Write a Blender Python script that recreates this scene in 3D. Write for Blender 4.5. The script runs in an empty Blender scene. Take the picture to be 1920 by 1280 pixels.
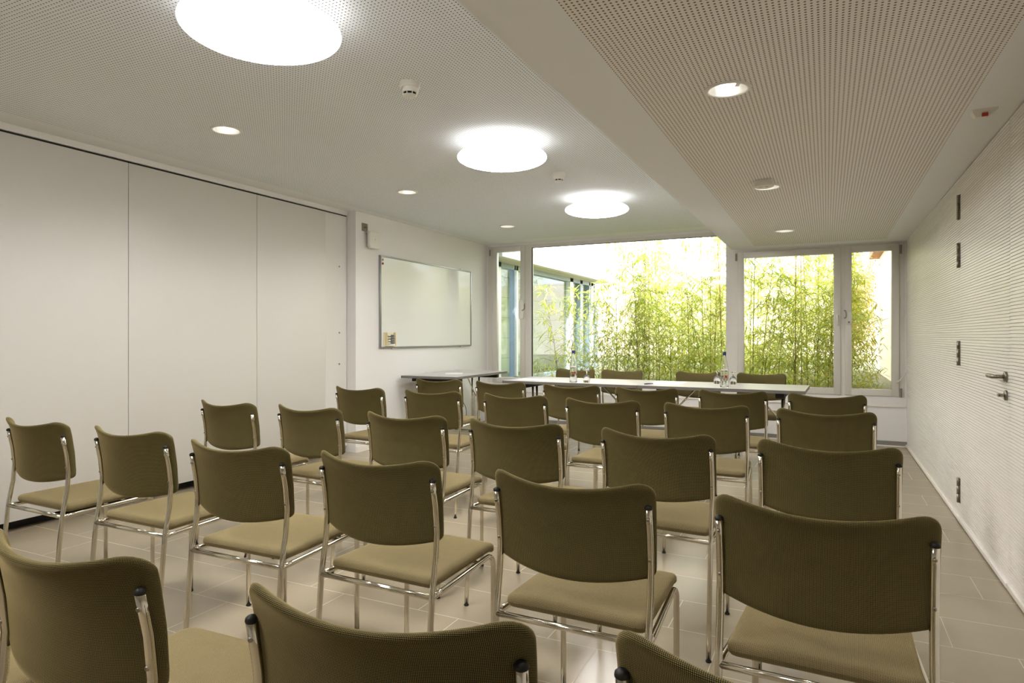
import bpy, math, random
from mathutils import Vector, Matrix
PI = math.pi
C = bpy.context.scene.collection
sc = bpy.context.scene

# ---------------------------------------------------------------- camera, world, sun, exposure
cam_d = bpy.data.cameras.new('camera'); cam = bpy.data.objects.new('camera', cam_d); C.objects.link(cam)
cam.location = (0, 0, 1.25)
cam.rotation_euler = (PI / 2, 0, math.radians(25.809))
cam_d.sensor_width = 36; cam_d.sensor_fit = 'HORIZONTAL'
cam_d.lens = 1220 / 1920 * 36
cam_d.shift_y = -11 / 1920
cam_d.clip_start = .05; cam_d.clip_end = 200
sc.camera = cam
w = bpy.data.worlds.new('sky'); sc.world = w; w.use_nodes = True
bg = w.node_tree.nodes['Background']; bg.inputs[0].default_value = (.90, .95, 1, 1); bg.inputs[1].default_value = 2.3
sd = bpy.data.lights.new('sun', 'SUN'); sun = bpy.data.objects.new('sun', sd); C.objects.link(sun)
sd.energy = 3.6; sd.angle = math.radians(1.5); sd.color = (1, .95, .86)
sun.rotation_euler = (math.radians(38), 0, math.radians(35))      # from behind our building, over its roof
sc.view_settings.view_transform = 'Standard'; sc.view_settings.look = 'None'
sc.view_settings.exposure = 1.3; sc.view_settings.gamma = 1; sc.view_settings.use_curve_mapping = False
LAMP_LO, LAMP_UP = 20.5, 1.1      # emission of the globe lamps, underside and top
DOWN = 2.2          # bulbs of the downlights
SPOT = 12.0          # watts of each downlight

# ---------------------------------------------------------------- helpers
def srgb(r, g, b):
    f = lambda c: (c / 255 / 12.92) if c / 255 <= .04045 else ((c / 255 + .055) / 1.055) ** 2.4
    return (f(r), f(g), f(b), 1)

def mat(name, col, rough=.5, metal=0, spec=.5, **kw):
    m = bpy.data.materials.new(name); m.use_nodes = True
    b = m.node_tree.nodes['Principled BSDF']
    b.inputs['Base Color'].default_value = col; b.inputs['Roughness'].default_value = rough
    b.inputs['Metallic'].default_value = metal; b.inputs['Specular IOR Level'].default_value = spec
    for k, v in kw.items(): b.inputs[k.replace('_', ' ')].default_value = v
    m.diffuse_color = col
    return m

class NT:
    def __init__(s, m): s.t = m.node_tree; s.n = s.t.nodes; s.l = s.t.links; s.b = s.n['Principled BSDF']
    def new(s, typ, **kw):
        n = s.n.new(typ)
        for k, v in kw.items(): setattr(n, k, v)
        return n
    def math(s, op, a, b=None, c=None):
        n = s.n.new('ShaderNodeMath'); n.operation = op
        for i, x in enumerate((a, b, c)):
            if x is None: continue
            if isinstance(x, (int, float)): n.inputs[i].default_value = x
            else: s.l.new(x, n.inputs[i])
        return n.outputs[0]
    def mix(s, fac, a, b, mode='MIX'):
        n = s.n.new('ShaderNodeMix'); n.data_type = 'RGBA'; n.blend_type = mode
        if isinstance(fac, (int, float)): n.inputs[0].default_value = fac
        else: s.l.new(fac, n.inputs[0])
        for i, x in ((6, a), (7, b)):
            if isinstance(x, tuple): n.inputs[i].default_value = x
            else: s.l.new(x, n.inputs[i])
        return n.outputs[2]
    def noise(s, vec, scale, detail=2):
        n = s.n.new('ShaderNodeTexNoise'); n.inputs['Scale'].default_value = scale; n.inputs['Detail'].default_value = detail
        if vec is not None: s.l.new(vec, n.inputs['Vector'])
        return n.outputs[0]
    def pos(s):
        g = s.n.new('ShaderNodeNewGeometry'); x = s.n.new('ShaderNodeSeparateXYZ'); s.l.new(g.outputs['Position'], x.inputs[0])
        return g, x.outputs[0], x.outputs[1], x.outputs[2]
    def bump(s, h, strength, dist):
        n = s.n.new('ShaderNodeBump'); n.inputs['Strength'].default_value = strength; n.inputs['Distance'].default_value = dist
        s.l.new(h, n.inputs['Height']); s.l.new(n.outputs[0], s.b.inputs['Normal'])

class MB:
    """collects shapes and links them as ONE mesh object"""
    def __init__(s): s.v = []; s.f = []; s.m = []; s.uv = {}; s.sm = []
    def face(s, idx, mi=0, smooth=False, uv=None):
        if uv: s.uv[len(s.f)] = uv
        s.f.append(tuple(idx)); s.m.append(mi); s.sm.append(smooth)
    def box(s, x0, x1, y0, y1, z0, z1, mi=0, skip=''):
        b = len(s.v)
        s.v += [(x0, y0, z0), (x1, y0, z0), (x1, y1, z0), (x0, y1, z0), (x0, y0, z1), (x1, y0, z1), (x1, y1, z1), (x0, y1, z1)]
        F = {'b': (0, 3, 2, 1), 't': (4, 5, 6, 7), 'f': (0, 1, 5, 4), 'k': (2, 3, 7, 6), 'l': (3, 0, 4, 7), 'r': (1, 2, 6, 5)}
        for k, q in F.items():
            if k not in skip: s.face([b + i for i in q], mi)
        return s
    def rbox(s, x0, x1, y0, y1, z0, z1, r, axis='z', n=5, mi=0):
        """box with four rounded edges parallel to axis and a small chamfer on the end caps"""
        if axis == 'z': a0, a1, b0, b1, c0, c1 = x0, x1, y0, y1, z0, z1; f = lambda a, b, c: (a, b, c)
        elif axis == 'x': a0, a1, b0, b1, c0, c1 = y0, y1, z0, z1, x0, x1; f = lambda a, b, c: (c, a, b)
        else: a0, a1, b0, b1, c0, c1 = z0, z1, x0, x1, y0, y1; f = lambda a, b, c: (b, c, a)
        def ring(ins, c):
            L = []
            rr = max(r - ins, 1e-4)
            for (ca, cb, st) in ((a1 - r, b1 - r, 0), (a0 + r, b1 - r, 1), (a0 + r, b0 + r, 2), (a1 - r, b0 + r, 3)):
                for k in range(n + 1):
                    t = (st + k / n) * PI / 2; L.append(f(ca + rr * math.cos(t), cb + rr * math.sin(t), c))
            return L
        e = min(r, (c1 - c0) / 2) * .35
        s.loft([ring(e, c0), ring(0, c0 + e), ring(0, c1 - e), ring(e, c1)], closed=True, caps=True, mi=mi)
        return s
    def loft(s, rings, closed=True, caps=True, mi=0, smooth=True):
        b = len(s.v); n = len(rings[0])
        for r in rings: s.v += [tuple(p) for p in r]
        for i in range(len(rings) - 1):
            for j in range(n if closed else n - 1):
                k = (j + 1) % n
                s.face((b + i * n + j, b + i * n + k, b + (i + 1) * n + k, b + (i + 1) * n + j), mi, smooth)
        if caps:
            s.face([b + j for j in range(n)][::-1], mi); o = b + (len(rings) - 1) * n
            s.face([o + j for j in range(n)], mi)
        return s
    def tube(s, pts, r, n=10, caps=True, mi=0):
        pts = [Vector(p) for p in pts]; rings = []; u = None
        for i, p in enumerate(pts):
            d = (pts[min(i + 1, len(pts) - 1)] - pts[max(i - 1, 0)]).normalized()
            if u is None: u = d.orthogonal().normalized()
            else: u = (u - d * u.dot(d)).normalized()
            v = d.cross(u); rr = r[i] if isinstance(r, (list, tuple)) else r
            rings.append([p + (u * math.cos(2 * PI * k / n) + v * math.sin(2 * PI * k / n)) * rr for k in range(n)])
        return s.loft(rings, True, caps, mi)
    def lathe(s, prof, c=(0, 0, 0), n=32, axis='z', mi=0, caps=False, sx=1, sy=1):
        rings = []
        for r, h in prof:
            R = []
            for k in range(n):
                a, b = r * math.cos(2 * PI * k / n) * sx, r * math.sin(2 * PI * k / n) * sy
                p = {'z': (a, b, h), 'x': (h, a, b), 'y': (b, h, a)}[axis]
                R.append((c[0] + p[0], c[1] + p[1], c[2] + p[2]))
            rings.append(R)
        return s.loft(rings, True, caps, mi)
    def build(s, name, mats, parent=None, col=None):
        me = bpy.data.meshes.new(name); me.from_pydata(s.v, [], s.f)
        mats = mats if isinstance(mats, (list, tuple)) else [mats]
        for m in mats: me.materials.append(m)
        me.polygons.foreach_set('material_index', s.m); me.polygons.foreach_set('use_smooth', s.sm)
        if s.uv:
            L = me.uv_layers.new(name='UVMap')
            for fi, uv in s.uv.items():
                p = me.polygons[fi]
                for k, li in enumerate(p.loop_indices): L.data[li].uv = uv[k]
        me.validate(); me.update()
        o = bpy.data.objects.new(name, me); C.objects.link(o)
        if parent: o.parent = parent
        return o

def tag(o, label=None, cat=None, group=None, kind=None):
    if label: o['label'] = label
    if cat: o['category'] = cat
    if group: o['group'] = group
    if kind: o['kind'] = kind
    return o
def empty(name, loc=(0, 0, 0), rz=0):
    o = bpy.data.objects.new(name, None); o.empty_display_size = .1; C.objects.link(o); o.location = loc; o.rotation_euler = (0, 0, rz); return o
def copy_tree(o, parent=None):
    c = o.copy(); C.objects.link(c)
    if parent: c.parent = parent
    for ch in list(o.children): copy_tree(ch, c)
    return c
def smooth_path(pts, n=6):
    P = [Vector(p) for p in pts]; out = []
    for i in range(len(P) - 1):
        p0, p1, p2, p3 = P[max(i - 1, 0)], P[i], P[i + 1], P[min(i + 2, len(P) - 1)]
        for k in range(n):
            t = k / n
            out.append(.5 * ((2 * p1) + (p2 - p0) * t + (2 * p0 - 5 * p1 + 4 * p2 - p3) * t * t + (3 * p1 - p0 - 3 * p2 + p3) * t ** 3))
    out.append(P[-1]); return out

# ---------------------------------------------------------------- materials
def wall_paint(name, col, rough=.6):
    m = mat(name, col, rough, spec=.3); t = NT(m); g, x, y, z = t.pos()
    n = t.noise(g.outputs['Position'], 60, 3); t.bump(n, .04, .002)
    return m
M = {}
M['white'] = wall_paint('white_wall_paint', srgb(230, 228, 225))
M['partition'] = wall_paint('partition_laminate', srgb(218, 215, 208), .42)
M['ceil'] = wall_paint('ceiling_paint', srgb(234, 235, 235), .8)
M['frame'] = mat('window_frame_white', srgb(218, 214, 206), .35)
M['dark'] = mat('black_gap', srgb(22, 18, 14), .7)
M['panel'] = mat('grooved_panel_white', srgb(234, 229, 222), .38)
M['base'] = mat('baseboard_white', srgb(235, 228, 218), .35)
M['alu'] = mat('brushed_aluminium', srgb(168, 168, 166), .38, .9)
M['reflector'] = mat('bright_reflector', srgb(236, 234, 226), .3, .55)
M['chrome'] = mat('chrome', srgb(214, 208, 192), .13, 1)
M['steel'] = mat('satin_steel', srgb(150, 142, 130), .32, 1)
M['black'] = mat('black_plastic', srgb(30, 27, 23), .5, spec=.3)
M['plastic'] = mat('white_plastic', srgb(228, 225, 216), .4)
M['grayplastic'] = mat('grey_plastic', srgb(140, 136, 128), .5)
M['red'] = mat('red_plastic', srgb(170, 50, 40), .4)
M['cream'] = mat('cream_plastic', srgb(226, 212, 170), .5)
M['pen'] = mat('blue_grey_marker', srgb(80, 92, 116), .4)
M['paper'] = mat('paper', srgb(235, 232, 228), .7)
M['board'] = mat('whiteboard_enamel', srgb(226, 226, 221), .09)
M['bluecap'] = mat('dark_blue_cap', srgb(28, 40, 92), .35)
M['lab_dark'] = mat('label_dark', srgb(70, 66, 80), .5)
M['lab_or'] = mat('label_orange', srgb(214, 150, 110), .5)

def perf(name, dia, col, hole=(92, 86, 74)):
    """acoustic board: 18.7 mm square grid of round holes"""
    m = mat(name, col, .8, spec=.3); t = NT(m); g, x, y, z = t.pos()
    fx = t.math('SUBTRACT', t.math('FRACT', t.math('DIVIDE', t.math('ADD', x, 20 + .0065), .0187)), .5)
    fy = t.math('SUBTRACT', t.math('FRACT', t.math('DIVIDE', t.math('ADD', y, 20), .0187)), .5)
    d = t.math('SQRT', t.math('ADD', t.math('MULTIPLY', fx, fx), t.math('MULTIPLY', fy, fy)))
    h = t.math('LESS_THAN', d, dia / .0187 / 2)
    t.l.new(t.mix(h, col, srgb(*hole)), t.b.inputs['Base Color'])
    return m
M['perfL'] = perf('perforated_board_fine', .0068, srgb(232, 236, 238))
M['perfR'] = perf('perforated_board', .0086, srgb(236, 232, 226), (118, 108, 92))

def tile_mat():
    m = mat('floor_tile', srgb(150, 140, 122), .3, spec=.6); t = NT(m); g, x, y, z = t.pos()
    fy = t.math('DIVIDE', t.math('SUBTRACT', y, 2.168 - .317 * 30), .317)
    row = t.math('FLOOR', fy)
    r3 = t.math('MODULO', row, 3)
    fx = t.math('DIVIDE', t.math('ADD', t.math('SUBTRACT', x, .455 - 12.8), t.math('MULTIPLY', r3, .2133)), .64)
    colid = t.math('FLOOR', fx)
    ex = t.math('MULTIPLY', t.math('MINIMUM', t.math('FRACT', fx), t.math('SUBTRACT', 1, t.math('FRACT', fx))), .64)
    ey = t.math('MULTIPLY', t.math('MINIMUM', t.math('FRACT', fy), t.math('SUBTRACT', 1, t.math('FRACT', fy))), .317)
    e = t.math('MINIMUM', ex, ey)
    gr = t.math('LESS_THAN', e, .0019)
    cb = t.new('ShaderNodeCombineXYZ'); t.l.new(row, cb.inputs[0]); t.l.new(colid, cb.inputs[1])
    wn = t.new('ShaderNodeTexWhiteNoise'); wn.noise_dimensions = '3D'; t.l.new(cb.outputs[0], wn.inputs[0])
    n1 = t.noise(g.outputs['Position'], 2.2, 2); n2 = t.noise(g.outputs['Position'], 9, 2)
    base = t.mix(n1, srgb(150, 137, 115), srgb(164, 150, 126))
    base = t.mix(t.math('MULTIPLY', wn.outputs[0], .35), base, srgb(150, 138, 118))
    base = t.mix(t.math('MULTIPLY', n2, .10), base, srgb(140, 128, 108))
    t.l.new(t.mix(gr, base, srgb(180, 167, 143)), t.b.inputs['Base Color'])
    ro = t.math('ADD', .27, t.math('MULTIPLY', gr, .35))
    t.l.new(ro, t.b.inputs['Roughness'])
    return m
M['tile'] = tile_mat()

def fabric(name, dark, light, pitch=.0026):
    m = mat(name, dark, .9, spec=.15); t = NT(m)
    uv = t.new('ShaderNodeUVMap'); sx = t.new('ShaderNodeSeparateXYZ'); t.l.new(uv.outputs[0], sx.inputs[0])
    def tri(o): return t.math('ABSOLUTE', t.math('SUBTRACT', t.math('FRACT', t.math('DIVIDE', t.math('ADD', o, 5), pitch)), .5))
    a = t.math('GREATER_THAN', tri(sx.outputs[0]), .19); b = t.math('GREATER_THAN', tri(sx.outputs[1]), .19)
    w_ = t.math('MULTIPLY', a, b)
    n = t.noise(None, 9, 3)
    tc = t.new('ShaderNodeTexCoord'); t.l.new(tc.outputs['Object'], t.n[-1].inputs[0]) if 0 else None
    c = t.mix(w_, dark, light); c = t.mix(t.math('MULTIPLY', n, .25), c, dark)
    t.l.new(c, t.b.inputs['Base Color'])
    t.b.inputs['Sheen Weight'].default_value = .45; t.b.inputs['Sheen Roughness'].default_value = .38
    t.b.inputs['Sheen Tint'].default_value = srgb(232, 206, 150)
    t.bump(w_, .3, .0006)
    return m
M['fabric'] = fabric('olive_woven_fabric', srgb(31, 25, 11), srgb(136, 124, 76))
M['fabric_lit_seat'] = fabric('olive_woven_fabric_lit', srgb(68, 59, 36), srgb(170, 153, 112))  # same cloth as the backrests, lightened: overhead light on seats painted into colour

def thin_glass(name, tint, ior=1.45):
    m = bpy.data.materials.new(name); m.use_nodes = True; nt = m.node_tree; nt.nodes.clear()
    o = nt.nodes.new('ShaderNodeOutputMaterial'); mx = nt.nodes.new('ShaderNodeMixShader')
    tr = nt.nodes.new('ShaderNodeBsdfTransparent'); gl = nt.nodes.new('ShaderNodeBsdfGlossy'); fr = nt.nodes.new('ShaderNodeFresnel')
    tr.inputs[0].default_value = tint; gl.inputs['Roughness'].default_value = .01; ge = nt.nodes.new('ShaderNodeNewGeometry'); mr = nt.nodes.new('ShaderNodeMapRange'); nt.links.new(ge.outputs['Backfacing'], mr.inputs[0])
    mr.inputs[3].default_value = ior; mr.inputs[4].default_value = 1 / ior; nt.links.new(mr.outputs[0], fr.inputs[0])      # same reflectance on both faces of a sheet
    nt.links.new(fr.outputs[0], mx.inputs[0]); nt.links.new(tr.outputs[0], mx.inputs[1]); nt.links.new(gl.outputs[0], mx.inputs[2]); nt.links.new(mx.outputs[0], o.inputs[0])
    return m
M['pane'] = thin_glass('window_glass', (.96, .98, .97, 1))
M['facade_glass'] = thin_glass('facade_glass', (.93, .975, .98, 1))
M['bottle'] = mat('clear_bottle', (1, 1, 1, 1), .02, Transmission_Weight=1.0, IOR=1.45)
M['water'] = mat('water_in_bottle', (1, 1, 1, 1), 0, Transmission_Weight=1.0, IOR=1.33)

def emis(name, col, s):
    m = bpy.data.materials.new(name); m.use_nodes = True; nt = m.node_tree; nt.nodes.clear()
    o = nt.nodes.new('ShaderNodeOutputMaterial'); e = nt.nodes.new('ShaderNodeEmission'); e.inputs[0].default_value = col; e.inputs[1].default_value = s
    nt.links.new(e.outputs[0], o.inputs[0]); return m
M['globe'] = emis('lit_opal_glass', (1, .98, .965, 1), LAMP_LO)
nt = M['globe'].node_tree; g_ = nt.nodes.new('ShaderNodeNewGeometry'); s_ = nt.nodes.new('ShaderNodeSeparateXYZ'); mr = nt.nodes.new('ShaderNodeMapRange')
nt.links.new(g_.outputs['Normal'], s_.inputs[0]); nt.links.new(s_.outputs[2], mr.inputs[0])
mr.inputs[1].default_value = -.97; mr.inputs[2].default_value = -.5; mr.inputs[3].default_value = LAMP_LO; mr.inputs[4].default_value = LAMP_UP
nt.links.new(mr.outputs[0], nt.nodes['Emission'].inputs[1])
M['bulb'] = emis('downlight_bulb', (1, .98, .965, 1), DOWN)

def leaf_mat(name, cols, trans=.5):
    m = bpy.data.materials.new(name); m.use_nodes = True; nt = m.node_tree; nt.nodes.clear()
    o = nt.nodes.new('ShaderNodeOutputMaterial'); mx = nt.nodes.new('ShaderNodeMixShader'); mx.inputs[0].default_value = trans
    d = nt.nodes.new('ShaderNodeBsdfDiffuse'); tl = nt.nodes.new('ShaderNodeBsdfTranslucent')
    g = nt.nodes.new('ShaderNodeNewGeometry'); cr = nt.nodes.new('ShaderNodeValToRGB')
    cr.color_ramp.interpolation = 'LINEAR'
    while len(cr.color_ramp.elements) < len(cols): cr.color_ramp.elements.new(.5)
    for i, c in enumerate(cols):
        cr.color_ramp.elements[i].position = i / (len(cols) - 1); cr.color_ramp.elements[i].color = c
    nt.links.new(g.outputs['Random Per Island'], cr.inputs[0])
    nt.links.new(cr.outputs[0], d.inputs[0]); nt.links.new(cr.outputs[0], tl.inputs[0])
    nt.links.new(d.outputs[0], mx.inputs[1]); nt.links.new(tl.outputs[0], mx.inputs[2]); nt.links.new(mx.outputs[0], o.inputs[0])
    return m
M['leaf'] = leaf_mat('bamboo_leaf', [srgb(150, 178, 56), srgb(190, 206, 84), srgb(218, 222, 110), srgb(234, 224, 116), srgb(238, 234, 180), srgb(180, 196, 120)], .55)
M['leaf_dk'] = leaf_mat('hedge_leaf', [srgb(160, 180, 90), srgb(190, 204, 110), srgb(220, 220, 140), srgb(210, 196, 140)], .55)
M['ivy'] = leaf_mat('ivy_leaf', [srgb(220, 190, 50), srgb(226, 150, 90), srgb(210, 200, 70), srgb(200, 120, 90)])
M['stem'] = mat('bamboo_stem', srgb(120, 116, 50), .5)
M['stem_br'] = mat('dry_bamboo_stem', srgb(168, 138, 96), .5)

# ---------------------------------------------------------------- room numbers
XR, YB, XPIL, XPAR, YPIL = .808, 8.5, -4.525, -4.63, 5.525
ZL, ZR, XBEAM, YREAR = 2.582, 2.317, -1.062, -3.4
def struct(o): o['kind'] = 'structure'; return o

fl = MB(); fl.box(-5.3, 1.1, YREAR - .1, YB + .12, -.1, 0); struct(fl.build('floor', M['tile']))

# ceiling with round openings for the downlights
DL_L = [(-3.496, y) for y in (.93, 2.985, 5.0, 7.1)]
DL_R = [(-.385, y) for y in (.88, 2.94, 4.99, 7.15)]
def ceiling_part(mb, z, xs, y0, y1, perf_x, perf_y, cx, holes, r):
    """quads over xs strips; perf material (slot 1) inside perf_x, perf_y; round holes along x=cx"""
    hw = .125
    X = sorted(set([xs[0], xs[1], perf_x[0], perf_x[1], cx - hw, cx + hw]))
    Y = sorted(set([y0, y1, perf_y[0], perf_y[1]] + [h[1] - hw for h in holes] + [h[1] + hw for h in holes]))
    for i in range(len(X) - 1):
        for j in range(len(Y) - 1):
            a, b, c, d = X[i], X[i + 1], Y[j], Y[j + 1]; mx, my = (a + b) / 2, (c + d) / 2
            mi = 1 if perf_x[0] < mx < perf_x[1] and perf_y[0] < my < perf_y[1] else 0
            hole = [h for h in holes if abs(h[0] - mx) < .01 and abs(h[1] - my) < .01]
            if not hole:
                k = len(mb.v); mb.v += [(a, c, z), (a, d, z), (b, d, z), (b, c, z)]; mb.face((k, k + 1, k + 2, k + 3), mi)
            else:
                n = 32; k = len(mb.v); hx, hy = hole[0]
                for q in range(n):
                    t = 2 * PI * (q + .5) / n; ct, st = math.cos(t), math.sin(t); s = hw / max(abs(ct), abs(st))
                    mb.v += [(hx + r * ct, hy + r * st, z), (hx + s * ct, hy + s * st, z)]
                # keep the square corners exact
                for sx, sy in ((1, 1), (-1, 1), (-1, -1), (1, -1)): mb.v.append((hx + sx * hw, hy + sy * hw, z))
                for q in range(n):
                    q2 = (q + 1) % n
                    f = [k + 2 * q, k + 2 * q + 1, k + 2 * q2 + 1, k + 2 * q2]
                    if (q + 1) % 8 == 4:
                        f = [k + 2 * q, k + 2 * q + 1, k + 2 * n + (q // 8), k + 2 * q2 + 1, k + 2 * q2]
                    mb.face(f, mi)
cl = MB()
ceiling_part(cl, ZL, (-5.0, XBEAM), YREAR, YB + .1, (-4.42, -1.318), (YREAR + .3, 8.2), -3.496, DL_L, .088)
ceiling_part(cl, ZR, (XBEAM, 1.0), YREAR, YB + .1, (-.775, .592), (YREAR + .3, 8.25), -.385, DL_R, .088)
k = len(cl.v); cl.v += [(XBEAM, YREAR, ZR), (XBEAM, YB + .1, ZR), (XBEAM, YB + .1, ZL), (XBEAM, YREAR, ZL)]; cl.face((k, k + 1, k + 2, k + 3))
cl.box(-5.4, 1.3, YREAR - .2, YB + .45, 2.78, 3.0)       # the slab above
struct(cl.build('ceiling', [M['ceil'], M['perfL'], M['perfR']]))
me = bpy.data.objects['ceiling'].data
for p in me.polygons:
    if p.material_index == 1 and p.center.x > XBEAM: p.material_index = 2

# left side: header, sliding partition panels, pillar wall
hd = MB(); hd.box(-5.0, XPAR, YREAR, YPIL, 2.538, ZL + .2); struct(hd.build('trim_1', M['white']))
tk = MB(); tk.box(-4.98, XPAR - .02, YREAR, YPIL, 2.515, 2.5375); struct(tk.build('trim_2', M['dark']))
ys = [5.52, 5.183, 4.285, 3.085, 1.885, .685, -.515, -1.715, -2.915, YREAR]
for i in range(len(ys) - 1):
    p = MB(); a, b = ys[i + 1], ys[i]
    if i == 0: p.box(-4.74, XPAR - .012, a + .004, b, .07, 2.525)
    else: p.rbox(-4.73, XPAR, a + .002, b - .002, .075, 2.522, .003)
    o = p.build('partition_panel', M['partition'])
    names = {0: 'narrow white closing panel of the sliding partition beside the pillar with small screws',
             1: 'white sliding partition panel next to the narrow closing panel',
             2: 'tall white sliding partition panel behind the leftmost chairs of the middle rows',
             3: 'tall white sliding partition panel at the left edge of the photo'}
    tag(o, names.get(i, 'white sliding partition panel running on behind the camera'), 'partition panel', 'sliding partition panels')
    if i == 0:
        for z in (.62, .95, 1.28, 1.98):
            sc_ = MB(); sc_.lathe([(.008, .006), (.008, 0)], (XPAR - .012, 5.40, z), 12, 'x', caps=True); sc_.build('screw', M['steel'], o)
pb = MB(); pb.box(-4.98, -4.76, YREAR, YPIL, 0, .11); struct(pb.build('trim_3', M['dark']))
wl = MB(); wl.box(-5.3, -4.95, YREAR, YPIL, 0, 2.8); wl.box(-5.3, XPIL, YPIL, YB + .12, 0, 2.8)
struct(wl.build('wall_left', M['white']))
bl = MB(); bl.box(XPIL, XPIL + .012, YPIL + .01, YB - .3, .0, .06); struct(bl.build('baseboard_left', M['base']))
wr_ = MB(); wr_.box(-5.3, 1.3, YREAR - .2, YREAR, 0, 2.8); struct(wr_.build('wall_rear', M['white']))

# right wall: grooved acoustic panels, real grooves 17 mm apart
def grooved(mb, y0, y1, z0, z1, x=XR, pitch=.017, gw=.0032, depth=.007, zoff=.012):
    z = z0; prof = [(x, z0)]
    zz = zoff + math.ceil((z0 - zoff + .004) / pitch) * pitch
    while zz + gw < z1 - .004:
        prof += [(x, zz), (x + depth, zz + .0005), (x + depth, zz + gw - .0005), (x, zz + gw)]; zz += pitch
    prof += [(x, z1)]
    k = len(mb.v)
    for px, pz in prof: mb.v += [(px, y0, pz), (px, y1, pz)]
    for i in range(len(prof) - 1): mb.face((k + 2 * i, k + 2 * i + 2, k + 2 * i + 3, k + 2 * i + 1))
    mb.box(x + depth + .001, x + .06, y0, y1, z0, z1, skip='')
YD0, YD1 = 3.935, 5.262
w1 = MB(); grooved(w1, YD1 + .004, YB + .1, .035, ZR - .004)
grooved(w1, YREAR, YD0 - .004, .035, ZR - .004, zoff=.0165)
w1.box(XR + .065, 1.3, YREAR, YB + .1, 0, 2.8); struct(w1.build('wall_right', M['panel']))
br = MB(); br.rbox(XR - .014, XR + .05, YD1 + .005, YB, .006, .034, .004, 'y'); br.rbox(XR - .014, XR + .05, YREAR, YD0 - .005, .006, .034, .004, 'y')
br.box(XR - .006, XR + .05, YREAR, YB, 0, .006, 1)
struct(br.build('baseboard_right', [M['base'], M['dark']]))
d = MB(); grooved(d, YD0, YD1, .035, ZR - .006, zoff=.014); d.rbox(XR - .016, XR + .05, YD0, YD1, .008, .034, .004, 'y')
door = struct(d.build('door_1', M['panel']))
for z in (.126, 1.048, 1.708, 2.032):
    h = MB(); yc = YD1 + .002
    for kz in range(3): h.tube([(XR - .009, yc, z + kz * .0557), (XR - .009, yc, z + .0537 + kz * .0557)], .0095, 12)
    h.box(XR - .004, XR + .0005, yc - .028, yc + .028, z, z + .166)
    h.build('hinge', M['steel'], door)
h = MB(); yh, zh = 3.99, 1.045
h.lathe([(0, -.012), (.024, -.012), (.026, -.009), (.026, 0)], (XR, yh, zh), 24, 'x')
h.tube([(XR - .01, yh, zh), (XR - .045, yh, zh)], .010, 12)
h.tube(smooth_path([(XR - .04, yh - .004, zh), (XR - .055, yh + .012, zh), (XR - .056, yh + .05, zh), (XR - .055, yh + .13, zh)]), [.010] * 8 + [.0115] * 10 + [.009], 12)
h.build('door_handle', M['steel'], door)
h = MB(); h.lathe([(0, -.010), (.024, -.010), (.026, -.007), (.026, 0)], (XR, yh, .952), 24, 'x')
h.rbox(XR - .038, XR - .008, yh - .016, yh + .016, .945, .960, .004, 'x'); h.build('lock_knob', M['steel'], door)

# back wall below and around the windows
FY = YB                                         # front face of the frames
b = MB(); b.box(-5.3, 1.3, FY - .03, FY + .12, 0, .448); b.box(-5.3, 1.3, FY, FY + .12, .448, .556)
b.box(-5.3, XBEAM, FY, FY + .12, 2.555, 2.8); b.box(XBEAM, 1.3, FY, FY + .12, 2.306, 2.8)
b.box(-5.3, XPIL + .02, FY, FY + .12, .556, 2.555); b.box(.79, 1.3, FY, FY + .12, .556, 2.306)
struct(b.build('wall_back', M['white']))
b = MB(); b.box(XPIL, XR, FY - .036, FY - .03, .012, .062); struct(b.build('baseboard_back', M['alu']))
b = MB(); b.box(XPIL, XR, FY - .046, FY - .03, 0, .014); struct(b.build('trim_4', M['base']))
b = MB(); b.rbox(XPIL, XR, FY - .042, FY + .02, .440, .452, .003, 'x'); struct(b.build('trim_5', M['base']))

def win(num, x0, x1, z0, z1, gx0, gx1, gz0, gz1, leaf=True, gasket=False):
    """fixed frame x0..x1, z0..z1; glass gx0..gx1, gz0..gz1"""
    f = MB(); D = .075
    if leaf:
        lx0, lx1, lz0, lz1 = gx0 - .075, gx1 + .075, gz0 - .075, gz1 + .075
        lx0, lx1, lz0, lz1 = max(lx0, x0 + .004), min(lx1, x1 - .004), max(lz0, z0 + .004), min(lz1, z1 - .004)
        y = FY - .014
        for a in ((lx0, gx0, lz0, lz1), (gx1, lx1, lz0, lz1)): f.rbox(a[0], a[1], y, FY + .05, a[2], a[3], .005, 'z')
        for a in ((gx0 - .006, gx1 + .006, lz0, gz0), (gx0 - .006, gx1 + .006, gz1, lz1)): f.rbox(a[0], a[1], y + .0004, FY + .05, a[2], a[3], .005, 'x')
    # outer frame
    e_ = .02 if leaf else 0
    for a in ((x0, gx0 - e_, z0, z1), (gx1 + e_, x1, z0, z1), (gx0 - e_, gx1 + e_, z0, gz0 - e_), (gx0 - e_, gx1 + e_, gz1 + e_, z1)):
        f.box(a[0], a[1], FY + .001, FY + D, a[2], a[3])
    root = struct(f.build('window_%d' % num, M['frame']))
    g = MB(); g.box(gx0 - .004, gx1 + .004, FY + .028, FY + .032, gz0 - .004, gz1 + .004); g.build('pane', M['pane'], root)
    if gasket:
        g = MB()
        for a in ((gx0, gx0 + .012, gz0, gz1), (gx0, gx1, gz1 - .008, gz1)): g.box(a[0], a[1], FY + .018, FY + .027, a[2], a[3])
        g.build('gasket', M['dark'], root)
    return root
w1_ = win(1, -4.505, -3.893, .556, 2.555, -4.352, -3.975, .642, 2.47)
w2_ = win(2, -3.893, -1.06, .556, 2.555, -3.804, -1.136, .655, 2.51, leaf=False, gasket=True)
w3_ = win(3, -1.06, .188, .556, 2.306, -.921, .073, .638, 2.207)
w4_ = win(4, .188, .79, .556, 2.306, .261, .660, .638, 2.213)
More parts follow.
